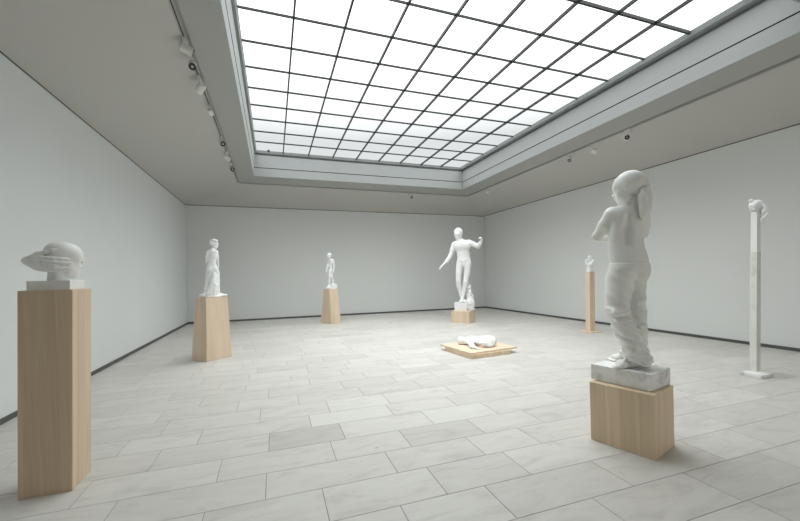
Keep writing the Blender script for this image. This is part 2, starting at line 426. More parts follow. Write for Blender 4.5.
for (px, py), aim, r, L, bx, dr, lab in [
    ((184.5, 11), (1, 0.15, -0.35), 0.046, 0.13, (0.035, 0.14, 0.06), 0.035, 'boxy pale spotlight nearest the camera on the left ceiling track'),
    ((191, 53), (0.1, -0.8, -0.75), 0.040, 0.11, (0.035, 0.12, 0.05), 0.05, 'pale spotlight with a dark open mouth, second on the left ceiling track'),
    ((199, 68), (-0.55, 0.75, -0.4), 0.050, 0.13, (0.035, 0.16, 0.07), 0.05, 'large round backed spotlight, third on the left ceiling track'),
    ((209.5, 108), (0.2, 0.9, -0.4), 0.036, 0.09, (0.03, 0.10, 0.05), 0.04, 'small pale spotlight alone halfway along the left ceiling track'),
    ((221, 132), (0.35, -0.9, -0.5), 0.045, 0.12, (0.035, 0.14, 0.06), 0.05, 'spotlight with black mouth, fifth from the camera on the left track'),
    ((226.5, 145), (0.9, 0.3, -0.5), 0.045, 0.13, (0.035, 0.16, 0.06), 0.06, 'boxy white spotlight, last but one on the left ceiling track'),
    ((230.5, 149), (0.45, -0.85, -0.5), 0.048, 0.12, (0.035, 0.14, 0.06), 0.06, 'spotlight turned to the room at the far end of the left track')]:
    P = on_x(px, py, PX); spotlight((PX, P[1], ZT+0.004), aim, r, L, lab, 1, bx, dr)
for (px, py), aim, lab, bx in [
    ((488, 186.5), (0.3, 0.6, -0.6), 'tiny dark spotlight in the far corner of the right ceiling track', (0.03, 0.08, 0.05)),
    ((570, 151), (-0.5, -0.3, -0.8), 'small spotlight, second from the far corner on the right track', (0.03, 0.12, 0.06)),
    ((594, 140), (0.9, -0.25, -0.35), 'spotlight with black mouth turned to the right wall, on right track', (0.035, 0.16, 0.10)),
    ((627, 127), (-0.75, -0.8, -0.15), 'ring fronted spotlight on the right track above the girl statue', (0.035, 0.12, 0.10))]:
    P = on_x(px, py, TX1); spotlight((TX1, P[1], ZT+0.004), aim, 0.04, 0.11, lab, -1, bx, 0.05)
P = on_y(410.5, 194, TY1); spotlight((P[0], TY1, ZT+0.004), (0.2, -0.6, -0.7), 0.045, 0.11, 'single small spotlight on the far ceiling track above the back wall', 1, (0.08, 0.03, 0.05), 0.05)

# ------------------------------------------------------------------ pedestals
def pedestal(C, yawd, w, d, h, label, mat, **kw):
    o = block('wooden_pedestal', mat, C, yawd, w, d, 0, h, **kw); tag(o, label, 'pedestal'); return o
pedestal((-1.344, 2.957), 0.6, 0.266, 0.254, 1.253, 'tall slender pale wooden pedestal in the left foreground under the carved head', M['wood'], lean=(0.035, -0.023))
pedestal((-0.982, 6.746), -44.5, 0.367, 0.470, 1.005, 'tapered pale wooden pedestal near the left wall carrying the draped woman', M['wood2'], wt=0.249, dt=0.40, lean=(0.017, 0))
pedestal((1.511, 10.484), -54.3, 0.429, 0.374, 0.959, 'small tapered wooden pedestal by the back wall carrying the walking boy', M['wood2'], wt=0.224, dt=0.306, lean=(0.009, 0))
pedestal((4.858, 8.906), -48.4, 0.505, 0.507, 0.316, 'low square wooden pedestal under the standing man in the far right corner', M['wood2'])
pedestal((2.543, 2.071), -72.5, 0.436, 0.362, 0.449, 'low oak coloured box pedestal in the right foreground under the girl', M['wood3'], lean=(-0.009, -0.004))
t = empty('wooden_post', (6.459, 6.197, 0), 'thin wooden post on a flat square foot plate, near the right wall', 'pedestal')
block('foot_plate', M['wood2'], (6.459, 6.197), -91.8, 0.334, 0.332, 0, 0.017, parent=t)
block('post', M['wood2'], (6.52, 6.255), -92.6, 0.130, 0.136, 0.017, 1.283, lean=(0.012, 0), parent=t)
t = empty('marble_pillar', (5.49, 2.81, 0), 'tall thin two piece marble pillar on a marble foot slab, far right', 'pillar')
block('foot_slab', M['veined'], (5.49, 2.81), -90.3, 0.214, 0.225, 0, 0.042, parent=t, bev=0.004)
LX, LY = 0.063, 0.002
zj = 1.50
block('lower_shaft', M['veinedP'], (5.562, 2.858), -94.6, 0.073, 0.068, 0.042, zj-0.042, lean=(LX*zj/1.99, LY), parent=t, bev=0.002)
block('upper_shaft', M['marbleG'], (5.562+LX*zj/1.99, 2.858+LY), -94.6, 0.067, 0.062, zj, 1.992-zj, lean=(LX*(1-zj/1.99), 0), parent=t, bev=0.002)
t = empty('low_platform', (3.19, 5.40, 0), 'low square wooden platform on the floor under the lying marble figure', 'platform')
block('base', M['wood3'], (3.174, 5.368), -83.4, 0.757, 0.776, 0, 0.066, parent=t)
block('top_board', M['wood2'], (3.238, 5.462), -82.4, 0.863, 0.938, 0.0645, 0.026, parent=t)

# ------------------------------------------------------------------ sculpting in signed distance fields
class Clay:
    def __init__(s, lo, hi, h):
        s.lo = np.array(lo, float); s.h = h
        n = np.ceil((np.array(hi)-s.lo)/h).astype(int)+1
        s.n = n; s.F = np.full(n, 0.08, np.float32)
    def box(s, lo, hi, pad):
        a = np.clip(np.floor((np.array(lo)-pad-s.lo)/s.h).astype(int), 0, s.n-1)
        b = np.clip(np.ceil((np.array(hi)+pad-s.lo)/s.h).astype(int)+1, 1, s.n)
        if (b <= a).any(): return None
        sl = tuple(slice(i, j) for i, j in zip(a, b))
        g = [s.lo[i]+s.h*np.arange(a[i], b[i]) for i in range(3)]
        X, Y, Z = np.meshgrid(*g, indexing='ij')
        return sl, np.stack([X, Y, Z], -1).astype(np.float32)
    def add(s, d, sl, k):
        a = s.F[sl]; k = max(k, 1e-5)
        hh = np.maximum(k-np.abs(a-d), 0)/k
        s.F[sl] = np.minimum(a, d)-hh*hh*k*0.25
    def cut(s, d, sl, k):
        a = s.F[sl]; d = -d; k = max(k, 1e-5)
        hh = np.maximum(k-np.abs(a-d), 0)/k
        s.F[sl] = np.maximum(a, d)+hh*hh*k*0.25
    def ell(s, c, r, R=None, k=0.02, sub=False):
        c = np.array(c, float); r = np.array(r, float); m = r.max()
        q = s.box(c-m, c+m, k+3*s.h)
        if q is None: return
        sl, P = q; P = P-c
        if R is not None: P = P@np.array(R, float).T.astype(np.float32)       # rows of R are the axes
        k0 = np.sqrt(((P/r)**2).sum(-1))+1e-6; k1 = np.sqrt(((P/(r*r))**2).sum(-1))+1e-6
        d = k0*(k0-1)/k1
        (s.cut if sub else s.add)(d, sl, k)
    def cap(s, a, b, ra, rb, k=0.02, sub=False, flat=None):
        a = np.array(a, float); b = np.array(b, float); m = max(ra, rb)
        q = s.box(np.minimum(a, b)-m, np.maximum(a, b)+m, k+3*s.h)
        if q is None: return
        sl, P = q; v = b-a; L = max(v@v, 1e-9)
        t = np.clip(((P-a)@v)/L, 0, 1)[..., None]
        Q = P-(a+t*v)
        f = 1.0
        if flat is not None:
            n, f = np.array(flat[0], float), flat[1]; n = n/np.linalg.norm(n)
            Q = Q+n*((Q@n)*(1/f-1))[..., None]
        d = np.sqrt((Q**2).sum(-1))-(ra+(rb-ra)*t[..., 0])
        if flat is not None: d = d*(0.5+0.5*f)
        (s.cut if sub else s.add)(d, sl, k)
    def chain(s, pts, k=0.02, sub=False, flat=None):
        for (p, r), (q, t) in zip(pts[:-1], pts[1:]): s.cap(p, q, r, t, k, sub, flat)
    def warp(s, fn, lo=None, hi=None):
        lo = s.lo if lo is None else lo; hi = s.lo+s.h*s.n if hi is None else hi
        sl, P = s.box(lo, hi, 0)
        s.F[sl] += fn(P[..., 0], P[..., 1], P[..., 2]).astype(np.float32)
    def plane_cut(s, n, c, k=0.004):            # remove where dot(n, p) > c
        sl, P = s.box(s.lo, s.lo+s.h*s.n, 0)
        s.cut(-(P@np.array(n, float)-c), sl, k)
    def mesh(s):
        F = s.F.copy()
        F[0], F[-1], F[:, 0], F[:, -1], F[:, :, 0], F[:, :, -1] = (0.05,)*6
        ins = F < 0
        nx, ny, nz = F.shape
        cs = np.zeros((nx-1, ny-1, nz-1), np.int8)
        off = [(i, j, k) for i in (0, 1) for j in (0, 1) for k in (0, 1)]
        for i, j, k in off: cs += ins[i:nx-1+i, j:ny-1+j, k:nz-1+k]
        act = np.argwhere((cs > 0) & (cs < 8))
        idx = -np.ones(cs.shape, np.int64); idx[tuple(act.T)] = np.arange(len(act))
        acc = np.zeros((len(act), 3)); cnt = np.zeros(len(act))
        for o in off:
            for ax in range(3):
                if o[ax]: continue
                p = list(o); p[ax] = 1
                A = F[tuple((act+o).T)]; B = F[tuple((act+p).T)]
                cr = (A < 0) != (B < 0)
                t = np.where(cr, A/np.where(A == B, 1, A-B), 0)
                e = np.zeros((len(act), 3)); e[:] = o; e[:, ax] = t
                acc[cr] += e[cr]; cnt[cr] += 1
        V = s.lo+s.h*(act+acc/cnt[:, None])
        quads = []
        for ax in range(3):
            u, w = (ax+1) % 3, (ax+2) % 3
            a = [slice(None)]*3; b = [slice(None)]*3
            a[ax] = slice(0, -1); b[ax] = slice(1, None)
            E = ins[tuple(a)] != ins[tuple(b)]
            ed = np.argwhere(E)
            ed = ed[(ed[:, u] > 0) & (ed[:, w] > 0) & (ed[:, u] < F.shape[u]-1) & (ed[:, w] < F.shape[w]-1)]
            q = []
            for du, dw in ((0, 0), (1, 0), (1, 1), (0, 1)):
                c = ed.copy(); c[:, u] -= du; c[:, w] -= dw; q.append(idx[tuple(c.T)])
            q = np.stack(q, 1)
            fl = ins[tuple(ed.T)]
            q[~fl] = q[~fl][:, ::-1]
            quads.append(q)
        Q = np.concatenate(quads); Q = Q[(Q >= 0).all(1)]
        return V, Q

def unit(v): v = np.array(v, float); return v/np.linalg.norm(v)
class Figure:
    """Local frame of a statue: u to the right seen from the room's middle front, w away, z up; distances in metres."""
    def __init__(s, B, z0, ref_px):
        s.B = np.array([B[0], B[1]], float); s.r = np.linalg.norm(s.B); s.z0 = z0
        s.v = s.B/s.r; s.R = np.array([s.v[1], -s.v[0]])
        d = ray(*ref_px); t = s.r/(d[:2]@s.v)
        s.unit = t/f_px                      # metres per pixel, upright
        s.hu = (d[:2]@s.v)                   # sideways measures shrink towards the picture's edge
        s.hu = 1.0/math.sqrt(1+((ref_px[0]-cx)/f_px)**2)
    def J(s, px, py, w=0.0):                 # w in upright pixels
        d = ray(px, py); t = (s.r+w*s.unit)/(d[:2]@s.v)
        P = d*t; return np.array([P[:2]@s.R, w*s.unit, P[2]+S])
    def on(s, px, py, z):
        P = on_z(px, py, z); return np.array([P[:2]@s.R, P[:2]@s.v-s.r, z])
    def world(s, V):
        V = np.asarray(V); xy = s.B+np.outer(V[:, 0], s.R)+np.outer(V[:, 1], s.v)
        return np.column_stack([xy, V[:, 2]])
    def build(s, name, clay, mat, parent, smooth_it=1):
        V, Q = clay.mesh()
        for _ in range(smooth_it):           # one light relaxation pass
            acc = np.zeros_like(V); cnt = np.zeros(len(V))
            for a in range(4):
                b = Q[:, (a+1) % 4]; np.add.at(acc, Q[:, a], V[b]); np.add.at(cnt, Q[:, a], 1)
                np.add.at(acc, b, V[Q[:, a]]); np.add.at(cnt, b, 1)
            V = V*0.5+0.5*acc/cnt[:, None]
        off = np.array(parent.location); pp = parent.parent
        while pp is not None: off = off+np.array(pp.location); pp = pp.parent
        W = s.world(V)-off
        me = bpy.data.meshes.new('mesh'); me.vertices.add(len(W)); me.vertices.foreach_set('co', W.ravel().astype(np.float32))
        me.loops.add(Q.size); me.loops.foreach_set('vertex_index', Q.ravel().astype(np.int32))
        me.polygons.add(len(Q)); me.polygons.foreach_set('loop_start', np.arange(0, Q.size, 4, dtype=np.int32))
        me.update(calc_edges=True); me.validate(); me.shade_smooth()
        return link(name, me, mat, parent)
def frame_from(fwd, up=(0, 0, 1)):
    f = unit(fwd); l = unit(np.cross(up, f)); u = np.cross(f, l)      # l = the figure's left
    return np.array([l, f, u])
def head(cl, c, fwd, H, up=(0, 0, 1), sy=1.0, k=0.1, ears=True, hair=None, face=1.0):
    A = frame_from(fwd, up)
    def P(x, y, z): return np.array(c)+(A.T@np.array([x, y*sy, z]))*H
    e = lambda p, r, kk=0.06, sub=False: cl.ell(P(*p), np.array([r[0], r[1]*sy, r[2]])*H, A, kk*H, sub)
    e((0, -.06, .13), (.335, .41, .36)); e((0, .10, .02), (.29, .29, .40), .08)
    e((0, .13, -.25), (.215, .215, .20), .07); e((0, .285, -.41), (.09, .08, .08), .07)
    for sx in (-1, 1):
        e((sx*.15, .23, -.12), (.11, .10, .11), .10); e((sx*.19, .03, -.28), (.07, .14, .10), .10)
    cl.cap(P(-.17, .335, .085), P(0, .375, .10), .04*H, .045*H, .05*H); cl.cap(P(.17, .335, .085), P(0, .375, .10), .04*H, .045*H, .05*H)
    for sx in (-1, 1):
        e((sx*.135, .405, .025), (.07, .06, .045), .04, True)
        e((sx*.135, .345, .02), (.062, .055, .045), .015)
    cl.cap(P(0, .37, .05), P(0, .475*face, -.115), .028*H, .042*H, .035*H)
    for sx in (-1, 1): e((sx*.045, .425, -.13), (.035, .04, .03), .02)
    cl.cap(P(-.07, .375, -.225), P(.07, .375, -.225), .022*H, .022*H, .03*H); e((0, .40, -.222), (.05, .035, .022), .02)
    e((0, .39, -.262), (.06, .04, .026), .025); e((0, .41, -.243), (.075, .02, .008), .012, True)
    e((0, .40, -.315), (.08, .03, .025), .03, True)
    if ears:
        for sx in (-1, 1):
            e((sx*.325, -.03, -.02), (.035, .085, .125), .02); e((sx*.36, -.01, -.01), (.02, .045, .075), .015, True)
    return P, A
def hand(cl, wrist, d, nrm, L, curl=0.35, side=1, r=None):
    """wrist, pointing d, palm facing nrm, L = length of the hand; side +1: thumb on cross(d, nrm)"""
    d = unit(d); n = np.array(nrm, float); n = unit(n-d*(n@d)); t = np.cross(d, n)*side
    w = np.array(wrist, float); r = r or L*0.05
    pc = w+d*L*0.27
    cl.cap(w, pc, L*.13, L*.17, L*.08, flat=(n, .62)); cl.cap(pc, w+d*L*.42, L*.17, L*.19, L*.05, flat=(n, .5))
    for i, ln in enumerate((.46, .52, .48, .38)):
        o = (0.5-i/3.0)*L*.32; p = w+d*L*(.50-.03*abs(i-1.2))+t*o; a = curl*0.6; dd = d
        sp = (0.5-i/3.0)*0.22
        dd = unit(d+t*sp); p0 = p-dd*L*.12
        rr = r*(1.0 if i < 3 else .85)
        for j, fr in enumerate((.42, .32, .26)):
            q = p0+(dd*math.cos(a)+n*math.sin(a))*L*ln*fr*(1.35 if j == 0 else 1)
            cl.cap(p0, q, rr*(1-.08*j), rr*(.93-.08*j), r*.35); p0 = q; a += curl*1.1
    p0 = w+d*L*.12+t*L*.13
    q = p0+unit(d*.75+t*.75+n*.2)*L*.22; cl.cap(p0, q, L*.085, r*1.15, L*.05)
    p0 = q; q = p0+unit(d*.95+t*.35+n*.3)*L*.15; cl.cap(p0, q, r*1.15, r*1.0, r*.5)
    cl.cap(q, q+unit(d+n*.3+t*.1)*L*.12, r*1.0, r*.8, r*.4)
def foot(cl, ankle, heel, toe, r, zsole, side=1, k=None):
    """ankle joint, heel and toe points on the sole"""
    an, he, to = (np.array(p, float) for p in (ankle, heel, toe)); k = k or r*.6
    he[2] = zsole+r*.75; ball = he+(to-he)*.68; ball[2] = zsole+r*.62; d = to-he; d[2] = 0; L = np.linalg.norm(d); d = d/L
    s = np.array([-d[1], d[0], 0])*side
    cl.cap(an, he, r*.95, r*.85, k); cl.cap(he, ball, r*.8, r*.62, k, flat=((0, 0, 1), .95)); cl.cap(an+d*r*.4, ball, r*.75, r*.5, k)
    cl.cap(ball-s*r*.55, ball+s*r*.6, r*.5, r*.58, k)
    for i in range(5):
        b = ball+s*r*(.75-.42*i); b[2] = zsole+r*.42
        ln = L*(.25, .25, .22, .19, .15)[i]; rr = r*(.34, .24, .22, .21, .19)[i]
        e = b+d*ln; e[2] = zsole+rr*.9; cl.cap(b, e, rr*1.15, rr, rr*.6)

#--STATUES--
def statue(name, loc, label): return empty(name, tuple(loc), label, 'sculpture')

# --- the girl with a ponytail, right foreground
def make_girl():
    C = (2.571, 2.103); ZB = 0.452+0.12
    root = statue('girl_statue', (C[0], C[1], 0.452), 'life size white marble girl with ponytail and folded arms, seen from behind')
    pl = block('plinth', M['veined'], C, -75.0, 0.423, 0.326, 0.452, 0.12, parent=root, bev=0.004); pl['label'] = 'grey veined marble slab'
    g = Figure(C, ZB, (630, 262)); U = g.unit; J = g.J; hu = g.hu
    fb = unit([-.62, .78, 0]); lt = np.array([fb[1]*-1, fb[0], 0])       # the way the body faces, its left
    lt = np.array([-.78, -.62, 0]); RB = np.array([lt, fb, [0, 0, 1]])
    h = 0.0052
    def new(zlo, zhi): return Clay((-0.34, -0.30, zlo), (0.30, 0.34, zhi), h)
    cl = new(ZB-0.03, ZB+1.60)
    E = lambda px, py, w, r, k=10, sub=False, R=RB: cl.ell(J(px, py, w), np.array(r)*U, R, k*U, sub)
    def CH(pts, k=6, c=None, flat=None, sub=False):
        (c or cl).chain([(J(a, b, w), r*U) for a, b, w, r in pts], k*U, sub, flat)
    # torso
    E(627, 226, 0, (17, 10.5, 19)); E(627, 215.2, 0, (19.2, 8.5, 8.0), 8); E(624.8, 243, 0, (15.8, 10.8, 16)); E(627.6, 255, 0, (16.0, 11.8, 12)); E(629.8, 266, 0, (17.2, 12.8, 13))
    E(620, 221, -5, (6.5, 4, 8.5), 6); E(634, 221, 2, (6, 4, 8), 6)      # shoulder blades
    CH([(628.5, 216, -9, .4), (626.5, 230, -12.0, .5), (626.5, 243, -11, .1)], 9, sub=True)    # hollow of the spine
    CH([(629.8, 211.5, 0, 6.0), (631.0, 204, 0, 4.9), (631, 196, 0, 5.8)], 5)   # neck
    CH([(612, 214.2, -6, 5.2), (629.5, 212.8, 0, 5.4), (642, 214, 7, 4.8)], 4)    # slope of the shoulders
    # arms folded in front
    CH([(611.5, 214.5, -7, 6.6), (604.5, 226, -5, 5.8), (597.5, 236.5, 0, 4.9)], 4)
    CH([(597.5, 236.5, 0, 4.7), (606, 237.5, 12, 4.8), (618, 233, 24, 3.7), (622, 231, 27, 3.2)], 2.5)
    CH([(642, 214, 8, 6.2), (643.6, 224, 12, 5.2), (642.5, 233.5, 15, 4.6)], 5)
    CH([(642.5, 233.5, 15, 4.6), (634, 233, 27, 4.5), (618, 232, 33, 3.4), (611, 231.5, 33, 3.0)], 3)
    hand(cl, J(622, 230.5, 28), J(632, 226, 34)-J(622, 230.5, 28), (0.3, -0.9, 0), 19*U, 0.5, -1)
    hand(cl, J(610, 231.5, 32), J(602, 227, 24)-J(610, 231.5, 32), (0.5, -0.7, 0), 19*U, 0.6, 1)
    # pelvis and legs under the cloth
    CH([(621, 280, -3, 8.5), (618.5, 311, -6, 6.5), (632, 350, -7, 4.4)], 8); CH([(635, 280, 3, 6.5), (637, 314, 8, 5.5), (636, 345, 14, 4.4)], 8)
    # bare feet
    a1_ = g.on(643, 367.2, ZB); b1 = g.on(610.5, 368.0, ZB); foot(cl, J(638, 358.5, -7), a1_, b1, 5.6*U, ZB, 1)
    a2 = g.on(633, 361.0, ZB); b2 = g.on(607.5, 360.8, ZB); foot(cl, J(630, 352, 16), a2, b2, 5.0*U, ZB, -1)
    # head, turned left and away
    P, A = head(cl, J(628.2, 188.9, 0), (-.975, .17, -.10), 33.6*U, sy=.91, hair=True, face=.93)
    cl.ell(P(0, .24, .15), np.array([.20, .13, .19])*33.6*U, A, .04)
    cl.ell(P(0, .24, -.22), np.array([.17, .13, .16])*33.6*U, A, .02)
    # smooth cap of hair with a shallow edge
    cl.ell(P(0, -.09, .16), np.array([.345, .43*.91, .365])*33.6*U, A, .015)
    CH([(643, 184, -2, 4.2), (646.5, 186.5, -3, 3.0)], 3)
    body = g.build('figure', cl, M['marbleG'], root)
    # ponytail
    cl = new(ZB+1.0, ZB+1.60)
    def PT(pts, k=3): cl.chain([(J(a, b, w), r*U) for a, b, w, r in pts], k*U, flat=((.75, .66, 0), 1.0))
    PT([(642.6, 186.5, -3, 2.6), (645.2, 190.5, -4, 3.5), (646.4, 198, -5, 4.4), (645.8, 207, -6, 4.0), (643.8, 214, -6, 2.7), (642, 219.5, -6, 1.0)], 4)
    PT([(644.5, 190, -7, 2.8), (643.2, 198, -8, 3.0), (642.8, 208, -8, 2.3), (641.7, 217, -7, 0.9)], 3)
    cl.warp(lambda x, y, z: 0.0016*np.sin(190*x+9*z*3+50*y))
    o = g.build('hair', cl, M['marbleG'], body); o['label'] = 'long ponytail of hair'
    # trousers
    cl = new(ZB-0.01, ZB+0.92)
    E = lambda px, py, w, r, k=10, sub=False, R=RB: cl.ell(J(px, py, w), np.array(r)*U, R, k*U, sub)
    E(628.0, 257, 0, (16.5, 12.2, 12)); E(630.2, 269, 0, (18.2, 13.8, 12.5));
    CH([(636.2, 281, 5, 9.0), (636.2, 298, 6, 7.9), (637.0, 313, 8, 8.0), (637.8, 330, 11, 7.9), (638, 343, 14, 7.6), (637.0, 351, 15, 7.4)], 3, c=cl)
    CH([(619.6, 280, -4, 13.0), (617.6, 297, -6, 11.5), (618.2, 311, -7.5, 10.2), (624, 327, -7, 10.5), (632, 342, -8, 9.4), (637.5, 351, -7, 9.2), (642.5, 356.5, -7, 7.6)], 1.8, c=cl)
    E(622, 273, -6, (12.0, 10.6, 12), 5); E(638.4, 271.5, 1, (8.6, 10.6, 11.5), 5)
    # cloth rolls at the knee, calf and hems
    for pts in ([(606.5, 308, -9, 2.4), (614, 313, -17, 1.8), (624, 313, -17, 1.3)], [(607.5, 313.5, -8, 1.8), (618, 320, -16, 1.6), (630, 320, -14, 1.0)],
                [(613, 327, -10, 1.6), (624, 335, -17, 1.9), (638, 340, -15, 1.4)], [(617, 336, -10, 1.3), (628, 346, -17, 2.0), (642, 348, -14, 1.6)],
                [(622, 344, -10, 1.6), (632, 353, -16, 2.2), (647, 355, -12, 2.2)], [(624, 350, -11, 2.0), (633, 358.5, -15, 2.2), (648, 361, -11, 2.4)],
                [(627, 341, -13, 1.6), (637, 348.5, -16, 1.9), (645, 347, -12, 1.4)], [(640, 363, -12, 1.8), (647, 363.5, -12, 2.4), (650.3, 360, -7, 2.4)],
                [(622, 352, -6, 2.4), (628, 357, -13, 2.2), (637, 361.5, -15, 1.8)],
                [(633, 320, 2, 1.2), (640, 326, 1, 1.5), (646.4, 325, 6, 1.3)], [(637, 303, 0, 1.1), (644, 299, 2, 1.3)]):
        CH([(a, b, w-1.6, r*1.2) for a, b, w, r in pts], 1.9, c=cl)
    CH([(634.8, 281, -7, 0.9), (632, 290, -10, 1.2), (629.5, 300, -9, 1.2), (630.5, 316, -8, 1.2), (637.5, 329, -6, 1.2), (644.5, 343, -3, 1.1)], 2.4, c=cl, sub=True)
    CH([(634.5, 284, -12, 0.7), (640, 280, -10, 0.8), (647, 280.5, -5, 0.7)], 2.2, c=cl, sub=True)
    def wr(x, y, z):
        zz = (z-ZB)/U
        low = 1/(1+np.exp((zz-44)/3.5)); knee = np.exp(-((zz-58)/5.5)**2)
        p = 165*z+95*x+2.6*np.sin(26*x+17*y+14*z)
        q = 150*z-50*x+2.0*np.sin(30*x-20*y)
        return -0.0115*(np.abs(np.sin(p*.5))**.7-.6)*low+0.0075*(np.abs(np.sin(q*.5))**.7-.6)*knee-0.0018*np.sin(70*z+60*x)*(zz > 44)*(zz < 95)
    cl.warp(wr)
    cl.plane_cut((0.02, 0, 1), J(626, 262.8, -9)[2]+0.02*J(626, 262.8, -9)[0], 0.004)
    # waistband
    n0 = J(629.0, 263.6, 0)
    cl.ell(n0, np.array([17.2, 12.7, 1.0])*U, RB, 1.2*U)
    o = g.build('trousers', cl, M['marbleG'], body); o['label'] = 'loose trousers with creased hems'
make_girl()

# --- the clasped head, left foreground
def make_head():
    top = np.array([-1.344+0.035, 2.957-0.023]); ZW = 1.253
    C = top+np.array([0.008, 0.0])
    root = statue('carved_head', (C[0], C[1], ZW), 'white marble head clasped from behind by two hands, on a square slab')
    block('plinth', M['marble'], C-np.array([.006, 0]), 0.6, 0.214, 0.195, ZW, 0.058, parent=root)
    ZB = ZW+0.058
    g = Figure(C, ZB, (56, 262)); U = g.unit; J = g.J; hu = g.hu
    RI = np.eye(3)
    cl = Clay((-0.20, -0.16, ZB-0.03), (0.20, 0.16, ZB+0.32), 0.0030)
    def pt(x, y): return 18+x/9.31, 236+y/9.31           # crop coordinates
    def E(x, y, w, r, k=3, sub=False, R=RI):
        a, b = pt(x, y); cl.ell(J(a, b, w), np.array([r[0]*hu, r[1], r[2]])*U, R, k*U, sub)
    def CH(pts, k=1.5, flat=None, sub=False):
        cl.chain([(J(*pt(a, b), w), r*U) for a, b, w, r in pts], k*U, sub, flat)
    # neck
    CH([(360, 425, 0, 6.3), (364, 350, 0, 6.4), (385, 260, 1, 9)], 3)
    E(362, 400, 0, (9.0, 7, 4), 3)
    # cranium, leaning to the right
    t = math.radians(12); RT = np.array([[math.cos(t), 0, -math.sin(t)], [0, 1, 0], [math.sin(t), 0, math.cos(t)]])
    E(425, 150, 1, (20.0, 11.5, 10.4), 4, R=RT); E(400, 190, 0, (17.5, 11, 12), 4)
    E(505, 190, 2, (10.5, 10, 9.5), 4)
    # face at the right: brow, nose, lips, chin
    E(540, 225, 2, (6.6, 7, 8), 4); E(520, 290, 2, (7.0, 6.5, 8.5), 4); E(490, 345, 2, (7.5, 6, 5), 4)
    CH([(575, 215, 0, 2.6), (590, 230, 4, 2.0)], 2)
    CH([(566, 255, 4, 1.6), (578, 290, 5, 1.9), (568, 305, 5, 1.4)], 1.6)
    CH([(556, 322, 0, 1.1), (560, 324, 8, 1.1)], 1.2); CH([(550, 340, 0, 1.2), (553, 340, 8, 1.2)], 1.4); E(525, 362, 3, (4.2, 4, 3), 2.5)
    E(596, 262, -1, (2.4, 4.5, 2.2), 1.5, True)
    # jaw and cheek nearer the camera
    E(470, 290, -3, (7, 6, 7), 4)
    head_o = g.build('head', cl, M['marble'], root)
    # the two hands: forearm stumps meet at the left, fingers run to the right
    for side, nm in ((-1, 'near'), (1, 'far')):
        cl = Clay((-0.22, -0.17, ZB-0.0), (0.20, 0.17, ZB+0.32), 0.0030)
        s = side
        fl = ((0.15, 1, 0), .62)
        CH([(72, 232, s*2.0, 2.6), (118, 240, s*4, 4.2), (195, 260, s*7, 5.8), (270, 273, s*8.5, 5.8), (330, 280, s*9.5, 4.8)], 3, flat=fl)
        CH([(80, 225, s*2.5, 2.6), (170, 215, s*6.5, 3.4), (260, 225, s*9.5, 3.2)], 3, flat=fl)
        # index to little finger
        for a in ([(220, 204, s*9.5, 2.2), (330, 210, s*12.6, 1.9), (400, 213, s*12.9, 1.7), (464, 216, s*12.0, 1.4)],
                  [(230, 238, s*11.0, 2.2), (340, 246, s*13.2, 1.9), (420, 250, s*13.0, 1.7), (492, 250, s*11.4, 1.4)],
                  [(240, 270, s*11.0, 2.2), (340, 281, s*13.0, 1.9), (410, 286, s*12.4, 1.7), (470, 288, s*11.2, 1.4)],
                  [(240, 298, s*9.6, 2.1), (320, 311, s*11.4, 1.8), (385, 317, s*11.2, 1.6), (434, 321, s*10.4, 1.3)]):
            CH(a, 0.8)
        # thumb lying up over the skull
        CH([(120, 205, s*4, 2.5), (185, 165, s*6.5, 2.2), (250, 150, s*8.5, 1.8), (318, 133, s*10.4, 1.45), (346, 124, s*10.2, 1.45)], 1.6)
        o = g.build('hand', cl, M['marble'], root)
make_head()

